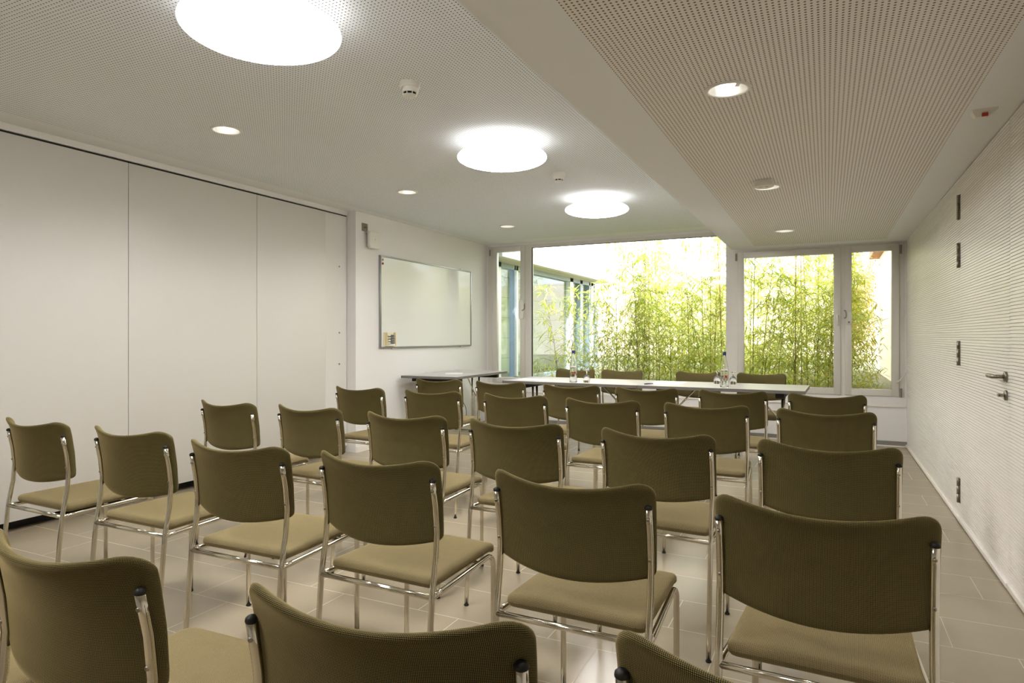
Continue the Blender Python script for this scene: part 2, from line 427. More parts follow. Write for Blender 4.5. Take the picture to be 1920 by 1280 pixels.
def casement_handle(root, x, z, plate=True):
    h = MB(); y = FY - .014
    h.rbox(x - .013, x + .013, y - .012, y, z - .035, z + .035, .008, 'y'); h.tube([(x, y - .01, z), (x, y - .04, z)], .009, 10)
    h.tube(smooth_path([(x, y - .036, z + .008), (x, y - .046, z - .02), (x, y - .046, z - .11)]), .009, 10)
    h.build('handle', M['plastic'], root)
casement_handle(w3_, .115, 1.475)
h = MB(); y = FY - .014
h.rbox(.205, .262, y - .016, y, 1.38, 1.52, .012, 'y'); h.build('lock_plate', M['plastic'], w4_)
h = MB(); h.lathe([(.011, -.03), (.011, 0)], (.232, y - .016, 1.405), 14, 'y', caps=True); h.build('lock_cylinder', M['steel'], w4_)
h = MB(); h.tube(smooth_path([(.183, y + .005, 1.54), (.195, y - .03, 1.54), (.205, y - .035, 1.50), (.200, y - .03, 1.46), (.185, y, 1.455)]), .006, 8); h.build('latch', M['steel'], w4_)
h = MB(); h.rbox(-3.985, -3.905, y - .03, y, 1.49, 1.76, .03, 'y'); h.build('lock_case', M['plastic'], w1_)
h = MB(); h.tube(smooth_path([(-3.90, y - .0, 1.705), (-3.89, y - .035, 1.69), (-3.885, y - .04, 1.66), (-3.90, y - .03, 1.625), (-3.93, y - .035, 1.61)]), .007, 8); h.build('latch', M['steel'], w1_)
def hinge(root, x, z0, z1):
    h = MB(); h.tube([(x, FY - .02, z0), (x, FY - .02, z1)], .010, 10); h.build('hinge', M['grayplastic'], root)
hinge(w1_, -4.462, 2.42, 2.51); hinge(w3_, -1.012, 2.175, 2.265); hinge(w4_, .752, 2.17, 2.27); hinge(w4_, .752, .555, .655)
h = MB(); h.tube([(.715, FY - .03, .72), (.80, FY - .06, .84)], .006, 8); h.lathe([(.016, -.02), (.016, 0)], (.715, FY - .014, .735), 14, 'y', caps=True)
tag(h.build('window_stay_rod', M['plastic']), 'thin white opening rod between the far right casement and the grooved wall', 'rod')

# ---------------------------------------------------------------- ceiling fittings
def globe_lamp(x, y):
    t = empty('ceiling_lamp', (x, y, ZL))
    g = MB(); R, T = .308, .062; prof = []
    for k in range(25):
        a = -PI / 2 + PI * k / 24; prof.append((max(R * math.cos(a), .001), -.111 + T * math.sin(a)))
    g.lathe(prof, n=64); g.build('lamp_shade', M['globe'], t)
    s = MB(); s.lathe([(.001, -.06), (.05, -.06), (.055, -.055), (.055, -.001)], n=32); s.build('mount', M['plastic'], t)
    return t
GL = 'opal globe ceiling lamps'
l0 = globe_lamp(-2.03, 1.905)
tag(l0, 'large lit white globe ceiling lamp cut by the top edge of the photo', 'ceiling lamp', GL)
for y, lb in ((3.99, 'lit flat white globe ceiling lamp between the two smoke detectors on the left ceiling'),
              (6.03, 'lit flat white globe ceiling lamp nearest the window, smallest of the lamps'),
              (-.16, 'lit flat white globe ceiling lamp above the camera, out of the picture')):
    o = copy_tree(l0); o.location = (-2.005, y, ZL); tag(o, lb, 'ceiling lamp', GL)

def downlight(x, y, z, chrome=True):
    t = empty('downlight', (x, y, z))
    r = MB(); r.lathe([(.080, -.001), (.079, -.006), (.086, -.009), (.095, -.006), (.098, -.0005)], n=40); r.build('ring', M['plastic'], t)
    b = MB(); b.lathe([(.080, -.004), (.079, .02), (.072, .055), (.055, .082), (.02, .092), (.001, .093)], n=40); b.build('reflector', M['reflector'], t)
    u = MB(); u.tube([(-.045, -.012, .035), (.045, -.012, .035)], .011, 12); u.tube([(-.045, .016, .035), (.045, .016, .035)], .011, 12); u.build('bulb', M['bulb'], t)
    s = MB(); s.box(.035, .052, -.03, .034, .02, .06); s.build('socket', M['plastic'], t)
    ld = bpy.data.lights.get('downlight_beam') or bpy.data.lights.new('downlight_beam', 'SPOT')
    ld.energy = SPOT; ld.spot_size = math.radians(150); ld.spot_blend = .8; ld.shadow_soft_size = .05; ld.color = (1, .98, .965)
    lo = bpy.data.objects.new('beam', ld); C.objects.link(lo); lo.parent = t; lo.location = (0, 0, -.004)
    return t
d0 = downlight(*DL_L[1], ZL)
lbs = {0: 'recessed round downlight in the rear left ceiling', 1: 'recessed round downlight in the left ceiling beside the camera',
       2: 'recessed round downlight in the left ceiling above the tall white partition', 3: 'recessed round downlight in the left ceiling, middle one of its row',
       4: 'recessed round downlight in the left ceiling closest to the window'}
lbr = {0: 'recessed round downlight in the rear lowered ceiling', 1: 'recessed round downlight in the lowered ceiling beside the camera',
       2: 'large looking recessed downlight in the lowered perforated ceiling, nearest of its row', 3: 'recessed downlight in the lowered ceiling right behind the flat round detector',
       4: 'recessed downlight in the lowered ceiling closest to the window'}
for i, p in enumerate(DL_L):
    o = d0 if i == 1 else copy_tree(d0); o.location = (*p, ZL); tag(o, lbs[i + 1], 'downlight', 'recessed downlights'); 
for i, p in enumerate(DL_R):
    o = copy_tree(d0); o.location = (*p, ZR); tag(o, lbr[i + 1], 'downlight', 'recessed downlights'); o.rotation_euler.z = .3

def smoke(x, y, z):
    t = empty('smoke_detector', (x, y, z))
    a = MB(); a.lathe([(.001, -.03), (.046, -.03), (.053, -.026), (.055, -.018), (.055, 0)], n=40); a.build('base', M['plastic'], t)
    a = MB(); a.lathe([(.046, -.029), (.045, -.045), (.040, -.052), (.036, -.054)], n=40)
    a.lathe([(.001, -.074), (.028, -.073), (.034, -.068), (.036, -.064), (.030, -.062)], n=40)
    for k in range(8):
        q = 2 * PI * k / 8 + .2; a.tube([(.035 * math.cos(q), .035 * math.sin(q), -.066), (.038 * math.cos(q), .038 * math.sin(q), -.05)], .003, 6)
    a.build('sensor_head', M['plastic'], t)
    a = MB(); a.lathe([(.029, -.066), (.029, -.05)], n=24); a.build('sensing_slot', M['black'], t)
    return t
s0 = smoke(-1.98, 2.855, ZL); tag(s0, 'white smoke detector on the left ceiling between the nearest two globe lamps', 'smoke detector', 'smoke detectors')
s1 = copy_tree(s0); s1.location = (-1.98, 4.975, ZL); tag(s1, 'white smoke detector on the left ceiling between the two far globe lamps', 'smoke detector', 'smoke detectors')
t = empty('flat_detector', (-.39, 4.79, ZR)); a = MB(); a.lathe([(.001, -.046), (.056, -.046), (.064, -.042), (.066, -.036), (.066, -.008), (.060, 0)], n=40); a.build('housing', M['plastic'], t)
for q in (-.02, .02):
    a = MB(); a.box(q - .009, q + .009, -.02, -.014, -.048, -.0455); a.build('sound_slot', M['grayplastic'], t)
tag(t, 'white flat round detector hanging below the lowered perforated ceiling', 'detector')
t = empty('motion_sensor', (.67, 3.75, ZR)); a = MB()
a.loft([[(-.05, -.035, 0), (.05, -.035, 0), (.05, .035, 0), (-.05, .035, 0)], [(-.05, -.033, -.008), (.05, -.033, -.008), (.05, .033, -.008), (-.05, .033, -.008)], [(-.034, -.02, -.034), (.012, -.02, -.034), (.012, .02, -.034), (-.034, .02, -.034)]], smooth=False)
a.build('housing', M['plastic'], t); a = MB(); a.box(-.012, .012, -.0345, -.024, -.036, -.02); a.build('lens', M['red'], t)
tag(t, 'small white wedge-shaped motion sensor on the ceiling strip beside the right wall', 'motion sensor')

# ---------------------------------------------------------------- whiteboard and wall devices
t = empty('whiteboard', (XPIL, 6.956, 1.107)); a = MB(); a.box(.012, .020, -1.02, 1.02, .014, 1.032); a.build('board_surface', M['board'], t)
a = MB()
for q in ((-1.037, -1.018, 0, 1.046), (1.018, 1.037, 0, 1.046)): a.rbox(.0, .028, q[0], q[1], q[2], q[3], .004, 'z')
for q in ((-1.03, 1.03, 0, .018), (-1.03, 1.03, 1.028, 1.046)): a.rbox(.0, .028, q[0], q[1], q[2], q[3], .004, 'y')
a.build('frame', M['alu'], t)
for y_, z_ in ((-.78, -.012), (.78, -.012), (-.78, 1.045), (.78, 1.045)):
    a = MB(); a.rbox(0, .022, y_ - .03, y_ + .03, z_, z_ + .014, .003, 'x'); a.build('mounting_clip', M['plastic'], t)
tag(t, 'large wall whiteboard in a thin aluminium frame on the pillar wall', 'whiteboard')
for (y_, z_, m_, lb) in ((5.965, 2.105, 'steel', 'small grey round magnet in the upper corner of the whiteboard'), (5.965, 2.062, 'red', 'small red round magnet below the grey one on the whiteboard')):
    a = MB(); a.lathe([(.001, .008), (.012, .008), (.013, .006), (.013, 0)], (XPIL + .021, y_, z_), 20, 'x'); tag(a.build('magnet', M[m_]), lb, 'magnet')
t = empty('marker_holder', (XPIL + .021, 6.10, 1.135)); a = MB()
a.box(0, .004, -.115, .115, 0, .15); a.box(0, .05, -.095, .065, -.004, 0); a.box(0, .035, .065, .078, 0, .15); a.box(0, .035, -.095, -.085, 0, .15)
a.build('tray', M['cream'], t); tag(t, 'cream plastic marker holder stuck in the lower corner of the whiteboard', 'marker holder')
for k in range(4):
    a = MB(); z_ = 1.165 + k * .029; a.tube([(XPIL + .043, 6.028, z_), (XPIL + .043, 6.075, z_)], .010, 12, mi=1); a.tube([(XPIL + .043, 6.075, z_), (XPIL + .043, 6.145, z_)], .0095, 12); a.tube([(XPIL + .043, 6.145, z_), (XPIL + .043, 6.158, z_)], .006, 10, mi=1)
    tag(a.build('marker_pen', [M['pen'], M['plastic']]), ['lowest', 'second lowest', 'second highest', 'topmost'][k] + ' marker pen lying in the cream holder on the whiteboard', 'marker pen', 'markers on the whiteboard')
a = MB(); a.rbox(XPIL + .025, XPIL + .06, 6.035, 6.15, 1.136, 1.152, .004, 'y'); tag(a.build('board_eraser', M['paper']), 'small white eraser at the bottom of the cream marker holder', 'eraser')
t = empty('wifi_box', (XPIL, 5.76, 2.30)); a = MB(); a.rbox(.03, .075, -.085, .095, -.095, .085, .025, 'x'); a.build('housing', M['plastic'], t)
a = MB(); a.box(0, .03, -.04, .04, -.06, .05); a.build('wall_mount', M['grayplastic'], t)
a = MB(); a.lathe([(.001, .0005), (.006, 0)], (.0755, .0, .0), 12, 'x'); a.build('status_light', M['grayplastic'], t)
tag(t, 'rounded white plastic box mounted high on the pillar wall left of the whiteboard', 'wall device')
t = empty('antenna_bracket', (XPIL, 5.675, 2.435)); a = MB(); a.box(0, .003, -.05, .05, -.05, .035); a.tube([(.003, .0, -.01), (.03, .0, -.01)], .008, 8); a.tube([(.03, .0, -.01), (.035, -.01, -.09)], .005, 8)
a.build('plate', M['steel'], t); tag(t, 'small square steel bracket plate above the rounded white wall box', 'bracket')
a = MB(); a.tube(smooth_path([(XPIL + .01, 7.60, .50), (XPIL + .03, 7.68, .40), (XPIL + .035, 7.80, .28), (XPIL + .03, 7.84, .18), (XPIL + .03, 7.82, .08), (XPIL + .05, 7.78, .01)]), .004, 6)
tag(a.build('cable', M['black']), 'thin black cable hanging down the wall below the side table', 'cable')
t = empty('socket_box', (XPIL, 8.12, .17)); a = MB(); a.rbox(0, .05, -.05, .05, 0, .26, .006, 'x'); a.build('housing', M['plastic'], t)
for z_ in (.06, .13, .20):
    a = MB(); a.lathe([(.001, .0515), (.017, .051)], (0, 0, z_), 16, 'x'); a.build('socket', M['grayplastic'], t)
tag(t, 'white surface socket box low on the pillar wall under the side table', 'socket')

# ---------------------------------------------------------------- tables
def table_mats():
    m = mat('grey_laminate', srgb(176, 170, 168), .28, spec=.5); t = NT(m); g, x, y, z = t.pos(); n = t.noise(g.outputs['Position'], 140, 2)
    t.l.new(t.mix(n, srgb(168, 162, 160), srgb(186, 180, 178)), t.b.inputs['Base Color']); return m
M['top'] = table_mats(); M['edge'] = mat('grey_table_edge', srgb(112, 108, 104), .45)
def folding_table(L, W):
    t = empty('folding_table'); H = .786
    a = MB(); a.rbox(-L / 2, L / 2, -W / 2, W / 2, H - .0285, H, .004, 'z', 3, mi=0)
    for i, f in enumerate(a.f):
        zz = [a.v[q][2] for q in f]
        a.m[i] = 0 if min(zz) > H - .0005 else 1
        a.sm[i] = False
    a.build('tabletop', [M['top'], M['edge']], t)
    for s in (-1, 1):
        x = s * (L / 2 - .20)
        a = MB(); a.rbox(x - .035, x + .035, -W / 2 + .05, W / 2 - .05, H - .075, H - .029, .005, 'y'); a.build('rail', M['black'], t)
        a = MB()
        for y_ in (-.05, .05): a.tube([(x, y_, H - .06), (x, y_, .03)], .0125, 12)
        a.tube([(x, -W / 2 + .06, .022), (x, W / 2 - .06, .022)], .016, 12)
        for y_ in (-W / 2 + .07, W / 2 - .07): a.lathe([(.02, 0), (.02, .01)], (x, y_, 0), 14, caps=True)
        a.build('leg', M['chrome'], t)
        a = MB(); a.tube([(x, 0, H - .32), (x - s * .27, 0, H - .035)], .008, 10); a.rbox(x - s * .30 - .03, x - s * .30 + .03, -.06, .06, H - .045, H - .029, .004, 'y'); a.build('brace', M['chrome'], t)
    return t
tb = folding_table(1.432, .74); ang = math.radians(-1.55)
tb.location = (-.152 - .716 - .0, 5.965 + .37, 0); tb.rotation_euler.z = ang
tag(tb, 'grey folding table carrying the bottle with two upturned glasses', 'table', 'folding tables')
t2 = copy_tree(tb); t2.location = (-.868 - 1.434 * math.cos(ang), 6.335 - 1.434 * math.sin(ang), 0)
tag(t2, 'grey folding table carrying the bottle with a single upturned glass', 'table', 'folding tables')
t3 = copy_tree(tb); t3.location = (-4.115, 6.955, 0); t3.rotation_euler.z = math.radians(90 + 2.0); t3.scale = (.965, 1, 1)
tag(t3, 'grey folding side table standing against the pillar wall under the whiteboard', 'table', 'folding tables')
TH = .786
def sheet(x, y, w, h, rz, name, label, cat, grp=None):
    o = empty(name, (x, y, TH), rz); 
    a = MB(); a.box(-w / 2, w / 2, -h / 2, h / 2, .0002, .0014); a.build('sheet', M['paper'], o) ; tag(o, label, cat, grp); return o
def sheet1(x, y, w, h, rz, label):
    a = MB(); a.box(-w / 2, w / 2, -h / 2, h / 2, .0002, .0016); o = a.build('paper_sheet', M['paper']); o.location = (x, y, TH); o.rotation_euler.z = rz
    tag(o, label, 'paper', 'papers on the tables')
sheet1(-2.80, 6.30, .297, .21, .05, 'white sheet of paper on the presenters table left of the single-glass bottle')
sheet1(-1.40, 6.38, .30, .42, .02, 'white sheet of paper on the presenters table beside the dark pen')
sheet1(-4.10, 6.85, .21, .297, .5, 'white sheet of paper lying on the side table')
a = MB(); a.tube([(-1.555, 6.10, TH + .006), (-1.50, 6.20, TH + .006)], .0055, 8); tag(a.build('pen', M['bluecap']), 'dark blue pen lying on the presenters table', 'pen')

# ---------------------------------------------------------------- bottles and glasses
def bottle(x, y):
    t = empty('water_bottle', (x, y, TH)); prof = [(.001, .001), (.034, .001), (.037, .006), (.0375, .02), (.036, .045), (.036, .12), (.0375, .135), (.037, .155), (.033, .185), (.026, .22), (.019, .25), (.0145, .275), (.0135, .295)]
    a = MB(); a.lathe(prof + [(r - .0018, z) for r, z in prof[::-1][:-2]] + [(.001, .004)], n=32); a.build('glass_body', M['bottle'], t)
    a = MB(); a.lathe([(max(r - .0021, .001), z + .0045) for r, z in prof[:8]] + [(.001, .162)], n=32); a.build('water', M['water'], t)
    a = MB(); a.lathe([(.0155, .290), (.0155, .316), (.014, .319), (.001, .319)], n=24); a.build('cap', M['bluecap'], t)
    ang0 = math.atan2(-y, -x)
    def patch(a0, a1, z0, z1, r=.0372, n=6):
        m_ = MB(); k = 0
        for i in range(n + 1):
            q = ang0 + a0 + (a1 - a0) * i / n; m_.v += [(r * math.cos(q), r * math.sin(q), z0), (r * math.cos(q), r * math.sin(q), z1)]
        for i in range(n): m_.face((2 * i, 2 * i + 2, 2 * i + 3, 2 * i + 1))
        return m_
    patch(-.75, -.1, .098, .102).build('printed_line', M['lab_dark'], t)
    patch(-.5, .25, .086, .090).build('printed_line', M['lab_or'], t)
    patch(-.45, .1, .074, .077).build('printed_line', M['lab_dark'], t)
    patch(.15, .75, .088, .108).build('printed_emblem', M['red'], t)
    patch(-.8, .3, .150, .156, .0378).build('printed_line', M['plastic'], t)
    return t
b1 = bottle(-2.262, 6.075); tag(b1, 'clear glass water bottle with blue cap next to a single upturned glass', 'bottle', 'water bottles')
b2 = bottle(-.829, 6.105); tag(b2, 'clear glass water bottle with blue cap standing between two upturned glasses', 'bottle', 'water bottles')
M['glass'] = mat('clear_glass', (1, 1, 1, 1), 0, Transmission_Weight=1.0, IOR=1.45)
def goblet():
    t = empty('stem_glass'); a = MB()
    a.lathe([(.0325, 0), (.0335, .02), (.0335, .035), (.030, .055), (.020, .070), (.006, .077), (.0045, .082), (.0045, .105), (.008, .112), (.030, .118), (.031, .120), (.001, .120)], n=32)
    a.lathe([(.0305, 0), (.0315, .02), (.0315, .035), (.028, .053), (.018, .067), (.001, .072)], n=32); o = a.build('glass_bowl', M['glass'], t)
    return t
g0 = goblet(); g0.location = (-2.138, 6.12, TH); tag(g0, 'upturned stem glass next to the left water bottle', 'glass', 'upturned stem glasses')
g1 = copy_tree(g0); g1.location = (-.952, 6.52, TH); tag(g1, 'upturned stem glass half hidden to the left of the right water bottle', 'glass', 'upturned stem glasses')
g2 = copy_tree(g0); g2.location = (-.803, 6.50, TH); tag(g2, 'upturned stem glass to the right of the right water bottle', 'glass', 'upturned stem glasses')

# ---------------------------------------------------------------- chairs
def pad(name, mat_, parent, W, z0, z1, r0, r1, T, mapf, edge=.022, nx=30, nz=18):
    """upholstered pad: W(v) width at v in 0..1, corners r0 (v=0 end) and r1; mapf(x, v_m, off) -> local point"""
    L = z1 - z0; mb = MB(); xs = [math.sin(-PI / 2 + PI * i / nx) for i in range(nx + 1)]; ts = [.5 + .5 * math.sin(-PI / 2 + PI * j / nz) for j in range(nz + 1)]
    grid = {}
    for side in (1, -1):
        for i, s in enumerate(xs):
            hw = W(.5) / 2
            dx = hw - abs(s) * hw
            d0 = r0 - math.sqrt(max(r0 * r0 - max(r0 - dx, 0) ** 2, 0)); d1 = r1 - math.sqrt(max(r1 * r1 - max(r1 - dx, 0) ** 2, 0))
            for j, tt in enumerate(ts):
                v = d0 + (L - d0 - d1) * tt; x = s * W(v / L) / 2
                e = min(dx, v - d0 + (.0 if dx > 0 else 0), L - d1 - v)
                th = T / 2 * math.sqrt(max(1 - (1 - min(e / edge, 1)) ** 2, 0))
                grid[side, i, j] = len(mb.v); mb.v.append(mapf(x, z0 + v, side * th, side))
    for side in (1, -1):
        P = lambda i, j: Vector(mb.v[grid[side, i, j]])
        ci, cj = nx // 2, nz // 2; U = {}; V = {}
        for j in range(nz + 1):
            acc = [0]
            for i in range(nx): acc.append(acc[-1] + (P(i + 1, j) - P(i, j)).length)
            for i in range(nx + 1): U[i, j] = acc[i] - acc[ci]
        for i in range(nx + 1):
            acc = [0]
            for j in range(nz): acc.append(acc[-1] + (P(i, j + 1) - P(i, j)).length)
            for j in range(nz + 1): V[i, j] = acc[j] - acc[cj]
        for i in range(nx):
            for j in range(nz):
                q = [(i, j), (i + 1, j), (i + 1, j + 1), (i, j + 1)]
                if side < 0: q = q[::-1]
                uv = []
                for a_, b_ in q:
                    uv.append((U[a_, b_], V[a_, b_]))
                mb.face([grid[(side,) + p] for p in q], 0, True, uv)
    o = mb.build(name, mat_, parent)
    import bmesh
    bm = bmesh.new(); bm.from_mesh(o.data); bmesh.ops.remove_doubles(bm, verts=bm.verts, dist=.00005); bmesh.ops.recalc_face_normals(bm, faces=bm.faces)
    for f in bm.faces: f.smooth = True
    bm.to_mesh(o.data); bm.free()
    return o

TR = .0095
def post_y(z):      # forward/back run of the rear post
    pts = [(0, -.038), (.30, -.014), (.446, -.001), (.56, .020), (.64, .026), (.72, .018), (.80, .002), (.87, -.018)]
    for (a, b), (c, d) in zip(pts, pts[1:]):
        if z <= c: t_ = (z - a) / (c - a); t_ = t_; return b + (d - b) * t_
    return pts[-1][1]
def make_chair():
    t = empty('upholstered_chair')
    zs, wr, wf, yf = .446, .447, .392, .441
    W0 = .432
    # seat
    def seat_map(x, v, off, side):
        f = (v - .015) / .455; dome = .008 * (1 - (x / .21) ** 2) * math.sin(PI * min(max(f, 0), 1)) if side > 0 else 0
        front = -.022 * max(0, (f - .86) / .14) ** 2
        return (x, v, zs + .028 + off + dome + front)
    pad('seat', M['fabric_lit_seat'], t, lambda v: .425 - .03 * v, .022, .474, .03, .045, .036, seat_map, edge=.02, nx=26, nz=20)
    # backrest, bulging to the rear between the posts
    def back_map(x, v, off, side):
        u = abs(x) / .235; bul = .058 * (1 - min(u, 1.05) ** 2)
        z = v
        top = max(0, (v - .70) / .165); zc = z + top * (.009 + .032 * (min(u, 1) ** 2 - 1))
        low = max(0, (.70 - v) / .12); zc -= low * .040 * (1 - min(u, 1) ** 2)
        y = post_y(z) * .9 + .026 - bul + off * 1.0 - .012 * max(0, (v - .82) / .05) ** 2
        return (x * (1.0), y, zc)
    pad('backrest', M['fabric'], t, lambda v: .466 + .012 * v, .612, .868, .016, .05, .026, back_map, edge=.016, nx=34, nz=18)
    for s in (-1, 1):
        zz = [.012, .15, .30, .40, .446, .50, .56, .60, .64, .68, .72, .76, .80]
        a = MB(); a.tube([(s * wr / 2, post_y(z), z) for z in zz], TR, 14)
        leg = a.build('leg', M['chrome'], t)
        a = MB(); a.lathe([(TR + .0006, .799), (TR + .0012, .802), (TR + .0004, .806), (.006, .8095), (.001, .8105)], (s * wr / 2, post_y(.80), 0), 16); a.build('cap', M['black'], leg)
        a = MB(); a.lathe([(.001, 0), (.010, 0), (.0115, .002), (.0115, .006), (.0085, .008), (.0085, .013)], (s * wr / 2, post_y(.01), 0), 16); a.build('glide', M['black'], leg)
        for z in (.772, .662):
            a = MB(); a.lathe([(.001, -.0035), (.004, -.003), (.0045, 0)], (s * wr / 2, post_y(z) - TR * .85, z), 12, 'y'); a.build('screw', M['steel'], leg)
        # side rail bending down into the front leg
        pts = [(s * wr / 2, 0, zs)]; ex = s * wf / 2; R = .045
        pts.append((s * (wr / 2 - .002), .05, zs)); pts.append((s * (wf / 2 + .002), yf - R - .03, zs))
        for k in range(7):
            q = PI / 2 * k / 6; pts.append((ex, yf - R + R * math.sin(q), zs - R + R * math.cos(q)))
        pts.append((ex, yf, .2)); pts.append((ex, yf, .012))
        a = MB(); a.tube(pts, TR, 12); leg = a.build('leg', M['chrome'], t)
        a = MB(); a.lathe([(.001, 0), (.010, 0), (.0115, .002), (.0115, .006), (.0085, .008), (.0085, .013)], (ex, yf, 0), 16); a.build('glide', M['black'], leg)
    a = MB(); a.tube([(-wr / 2, -.001, zs), (wr / 2, -.001, zs)], TR * .95, 12); a.build('crossbar', M['chrome'], t)
    a = MB(); a.tube([(-wf / 2, yf - .10, zs - .006), (wf / 2, yf - .10, zs - .006)], TR * .9, 10); a.build('crossbar', M['chrome'], t)
    return t
ch0 = make_chair()
rows = {
 'B': [(-3.275, 1.735, -1.4), (-2.61, 1.743, -.3), (-1.923, 1.679, .6), (-1.313, 1.695, -1.3), (-.64, 1.677, -1.2), (-.015, 1.648, -2.1)],
 'C': [(-3.175, 2.709, -4), (-2.569, 2.727, -4), (-1.89, 2.675, -.8), (-1.279, 2.654, -1.5), (-.628, 2.624, -3.9), (0, 2.595, -1.6)],
 'D': [(-3.17, 3.90, -4), (-2.514, 3.887, -1.3), (-1.858, 3.866, -3), (-1.236, 3.798, -1), (-.619, 3.787, -.5), (-.009, 3.744, -3)],
 'E': [(-3.12, 4.932, .9), (-2.483, 4.886, -2), (-1.82, 4.82, 1), (-1.216, 4.80, 2), (-.603, 4.811, -2.6), (-.003, 4.774, -3)],
 'A': [(-1.775, .67, 8), (-1.304, .735, 1), (-.594, .77, 6.9), (-.02, .84, 1)],
 'F': [(-2.623, 7.13, 180), (-2.068, 7.13, 181), (-1.23, 7.12, 179), (-.603, 7.12, 180)],
}
ordn = ['first', 'second', 'third', 'fourth', 'fifth', 'sixth']
rown = {'B': 'second row from the camera', 'C': 'middle row', 'D': 'row behind the front row', 'E': 'front row facing the presenters table'}
used = False
for R_, lst in rows.items():
    for i, (x, y, rz) in enumerate(lst):
        o = copy_tree(ch0) if used else ch0; used = True
        o.location = (x, y, 0); o.rotation_euler.z = math.radians(rz)
        if R_ == 'A':
            lb = ['olive fabric chair barely showing at the lower left corner of the photo', 'olive chair at the lower left corner with its seat showing',
                  'olive chair cut by the bottom edge with its whole backrest top showing', 'olive chair at the bottom edge showing only one corner of its backrest'][i]
        elif R_ == 'F':
            lb = ['olive chair behind the presenters table, behind the left water bottle', 'olive chair behind the presenters table, second from the left',
                  'olive chair behind the presenters table, just left of the right water bottle', 'olive chair behind the presenters table, rightmost and in front of the right windows'][i]
        else:
            lb = 'olive chair, %s from the left in the %s' % (ordn[i], rown[R_])
        tag(o, lb, 'chair', 'olive upholstered chairs')

# ---------------------------------------------------------------- outside
GZ = .50
a = MB(); a.box(-12, 10, FY + .12, 30, .0, GZ); 
M['soil'] = mat('planting_bed_soil', srgb(120, 116, 96), .9)
tag(struct(a.build('garden_ground', M['soil'])))
# glass pavilion on the left
M['pav_white'] = mat('pavilion_white', srgb(238, 240, 246), .4); M['pav_blue'] = mat('pavilion_steel_blue', srgb(140, 158, 176), .4)
M['pav_soffit'] = mat('pavilion_soffit', srgb(206, 200, 176), .7)
def block_mat():
    m = mat('pale_block_wall', srgb(226, 222, 196), .9); t = NT(m); g, x, y, z = t.pos()
    fz = t.math('FRACT', t.math('DIVIDE', z, .4)); fy = t.math('FRACT', t.math('DIVIDE', y, .8))
    l = t.math('MAXIMUM', t.math('LESS_THAN', fz, .03), t.math('LESS_THAN', fy, .012)); n = t.noise(g.outputs['Position'], 2.5, 4)
    c = t.mix(n, srgb(206, 204, 176), srgb(176, 184, 160)); t.l.new(t.mix(l, c, srgb(150, 154, 140)), t.b.inputs['Base Color']); return m
M['block'] = block_mat()
pv = empty('glass_pavilion', (-4.7, 11, GZ))
def pch(name, mb, m_):
    for i, v in enumerate(mb.v): mb.v[i] = (v[0] + 4.7, v[1] - 11, v[2] - GZ)
    return mb.build(name, m_, pv)
a = MB(); a.box(-6.6, -4.38, 8.72, 14.1, 2.44, 2.68); a.box(-6.6, -4.45, 8.72, 14.0, 2.68, 2.74); pch('roof_slab', a, M['pav_white'])
a = MB(); a.box(-6.3, -4.42, 8.74, 14.05, 2.425, 2.44); pch('soffit', a, M['pav_soffit'])
for y0, y1, m_ in ((9.12, 9.19, 'pav_blue'), (9.22, 9.32, 'pav_white'), (9.82, 9.87, 'pav_blue'), (9.89, 9.96, 'pav_white'), (12.45, 12.62, 'pav_white'), (13.05, 13.2, 'pav_blue'), (13.62, 13.70, 'pav_blue'), (13.76, 13.92, 'pav_white')):
    a = MB(); a.box(-4.80, -4.70, y0, y1, GZ, 2.43); pch('post', a, M[m_])
a = MB(); a.box(-4.775, -4.765, 8.75, 13.9, GZ, 2.43); pch('glazing', a, M['facade_glass'])
a = MB(); a.box(-4.80, -4.70, 8.75, 13.9, 2.35, 2.425); a.box(-4.80, -4.70, 8.75, 13.9, GZ, GZ + .06); pch('rail', a, M['pav_blue'])
a = MB(); a.box(-5.9, -5.75, 8.75, 14.0, GZ, 2.42); a.box(-5.75, -4.82, 13.9, 14.0, GZ, 2.42); pch('inner_wall', a, M['block'])
a = MB(); a.box(-4.9, -4.72, 14.05, 14.25, GZ, 2.42); pch('end_post', a, M['pav_blue'])
tag(pv, 'low glass pavilion with white roof edge and steel posts outside the left window', 'pavilion')
# pale neighbouring house far behind, white garden wall on the right
M['house'] = mat('pale_house_render', srgb(246, 232, 222), .9); M['roof'] = mat('clay_roof', srgb(206, 170, 150), .9); M['timber'] = mat('timber', srgb(150, 104, 76), .7)
hs = empty('neighbouring_house', (-6, 24, GZ))
def hch(name, mb, m_):
    for i, v in enumerate(mb.v): mb.v[i] = (v[0] + 6, v[1] - 24, v[2] - GZ)
    return mb.build(name, m_, hs)
a = MB(); a.box(-16, -6.95, 22, 26, GZ, 7.5); a.box(-6.95, 5, 24, 26, GZ, 3.3); hch('wall', a, M['house'])
a = MB(); a.box(-6.94, -6.88, 21.95, 22.0, GZ, 7.5); hch('downpipe', a, M['roof'])
tag(hs, 'pale pink rendered house far behind the bamboo', 'house')
gw = empty('garden_wall', (1.0, 11, GZ)); a = MB(); a.box(-.05, .15, -2.3, 4.05, 0, 2.3); a.build('wall', M['house'], gw)
a = MB(); a.box(-.22, .15, -2.3, 4.1, 2.3, 2.44); a.build('eave_board', M['timber'], gw)
a = MB()
for k in range(9): a.tube([(-.30, -1.9 + k * .72, 2.47), (.15, -1.9 + k * .72, 2.50)], .03, 6)
a.build('rafter', M['timber'], gw)
tag(gw, 'white garden wall with brown timber eave outside the far right window', 'garden wall')

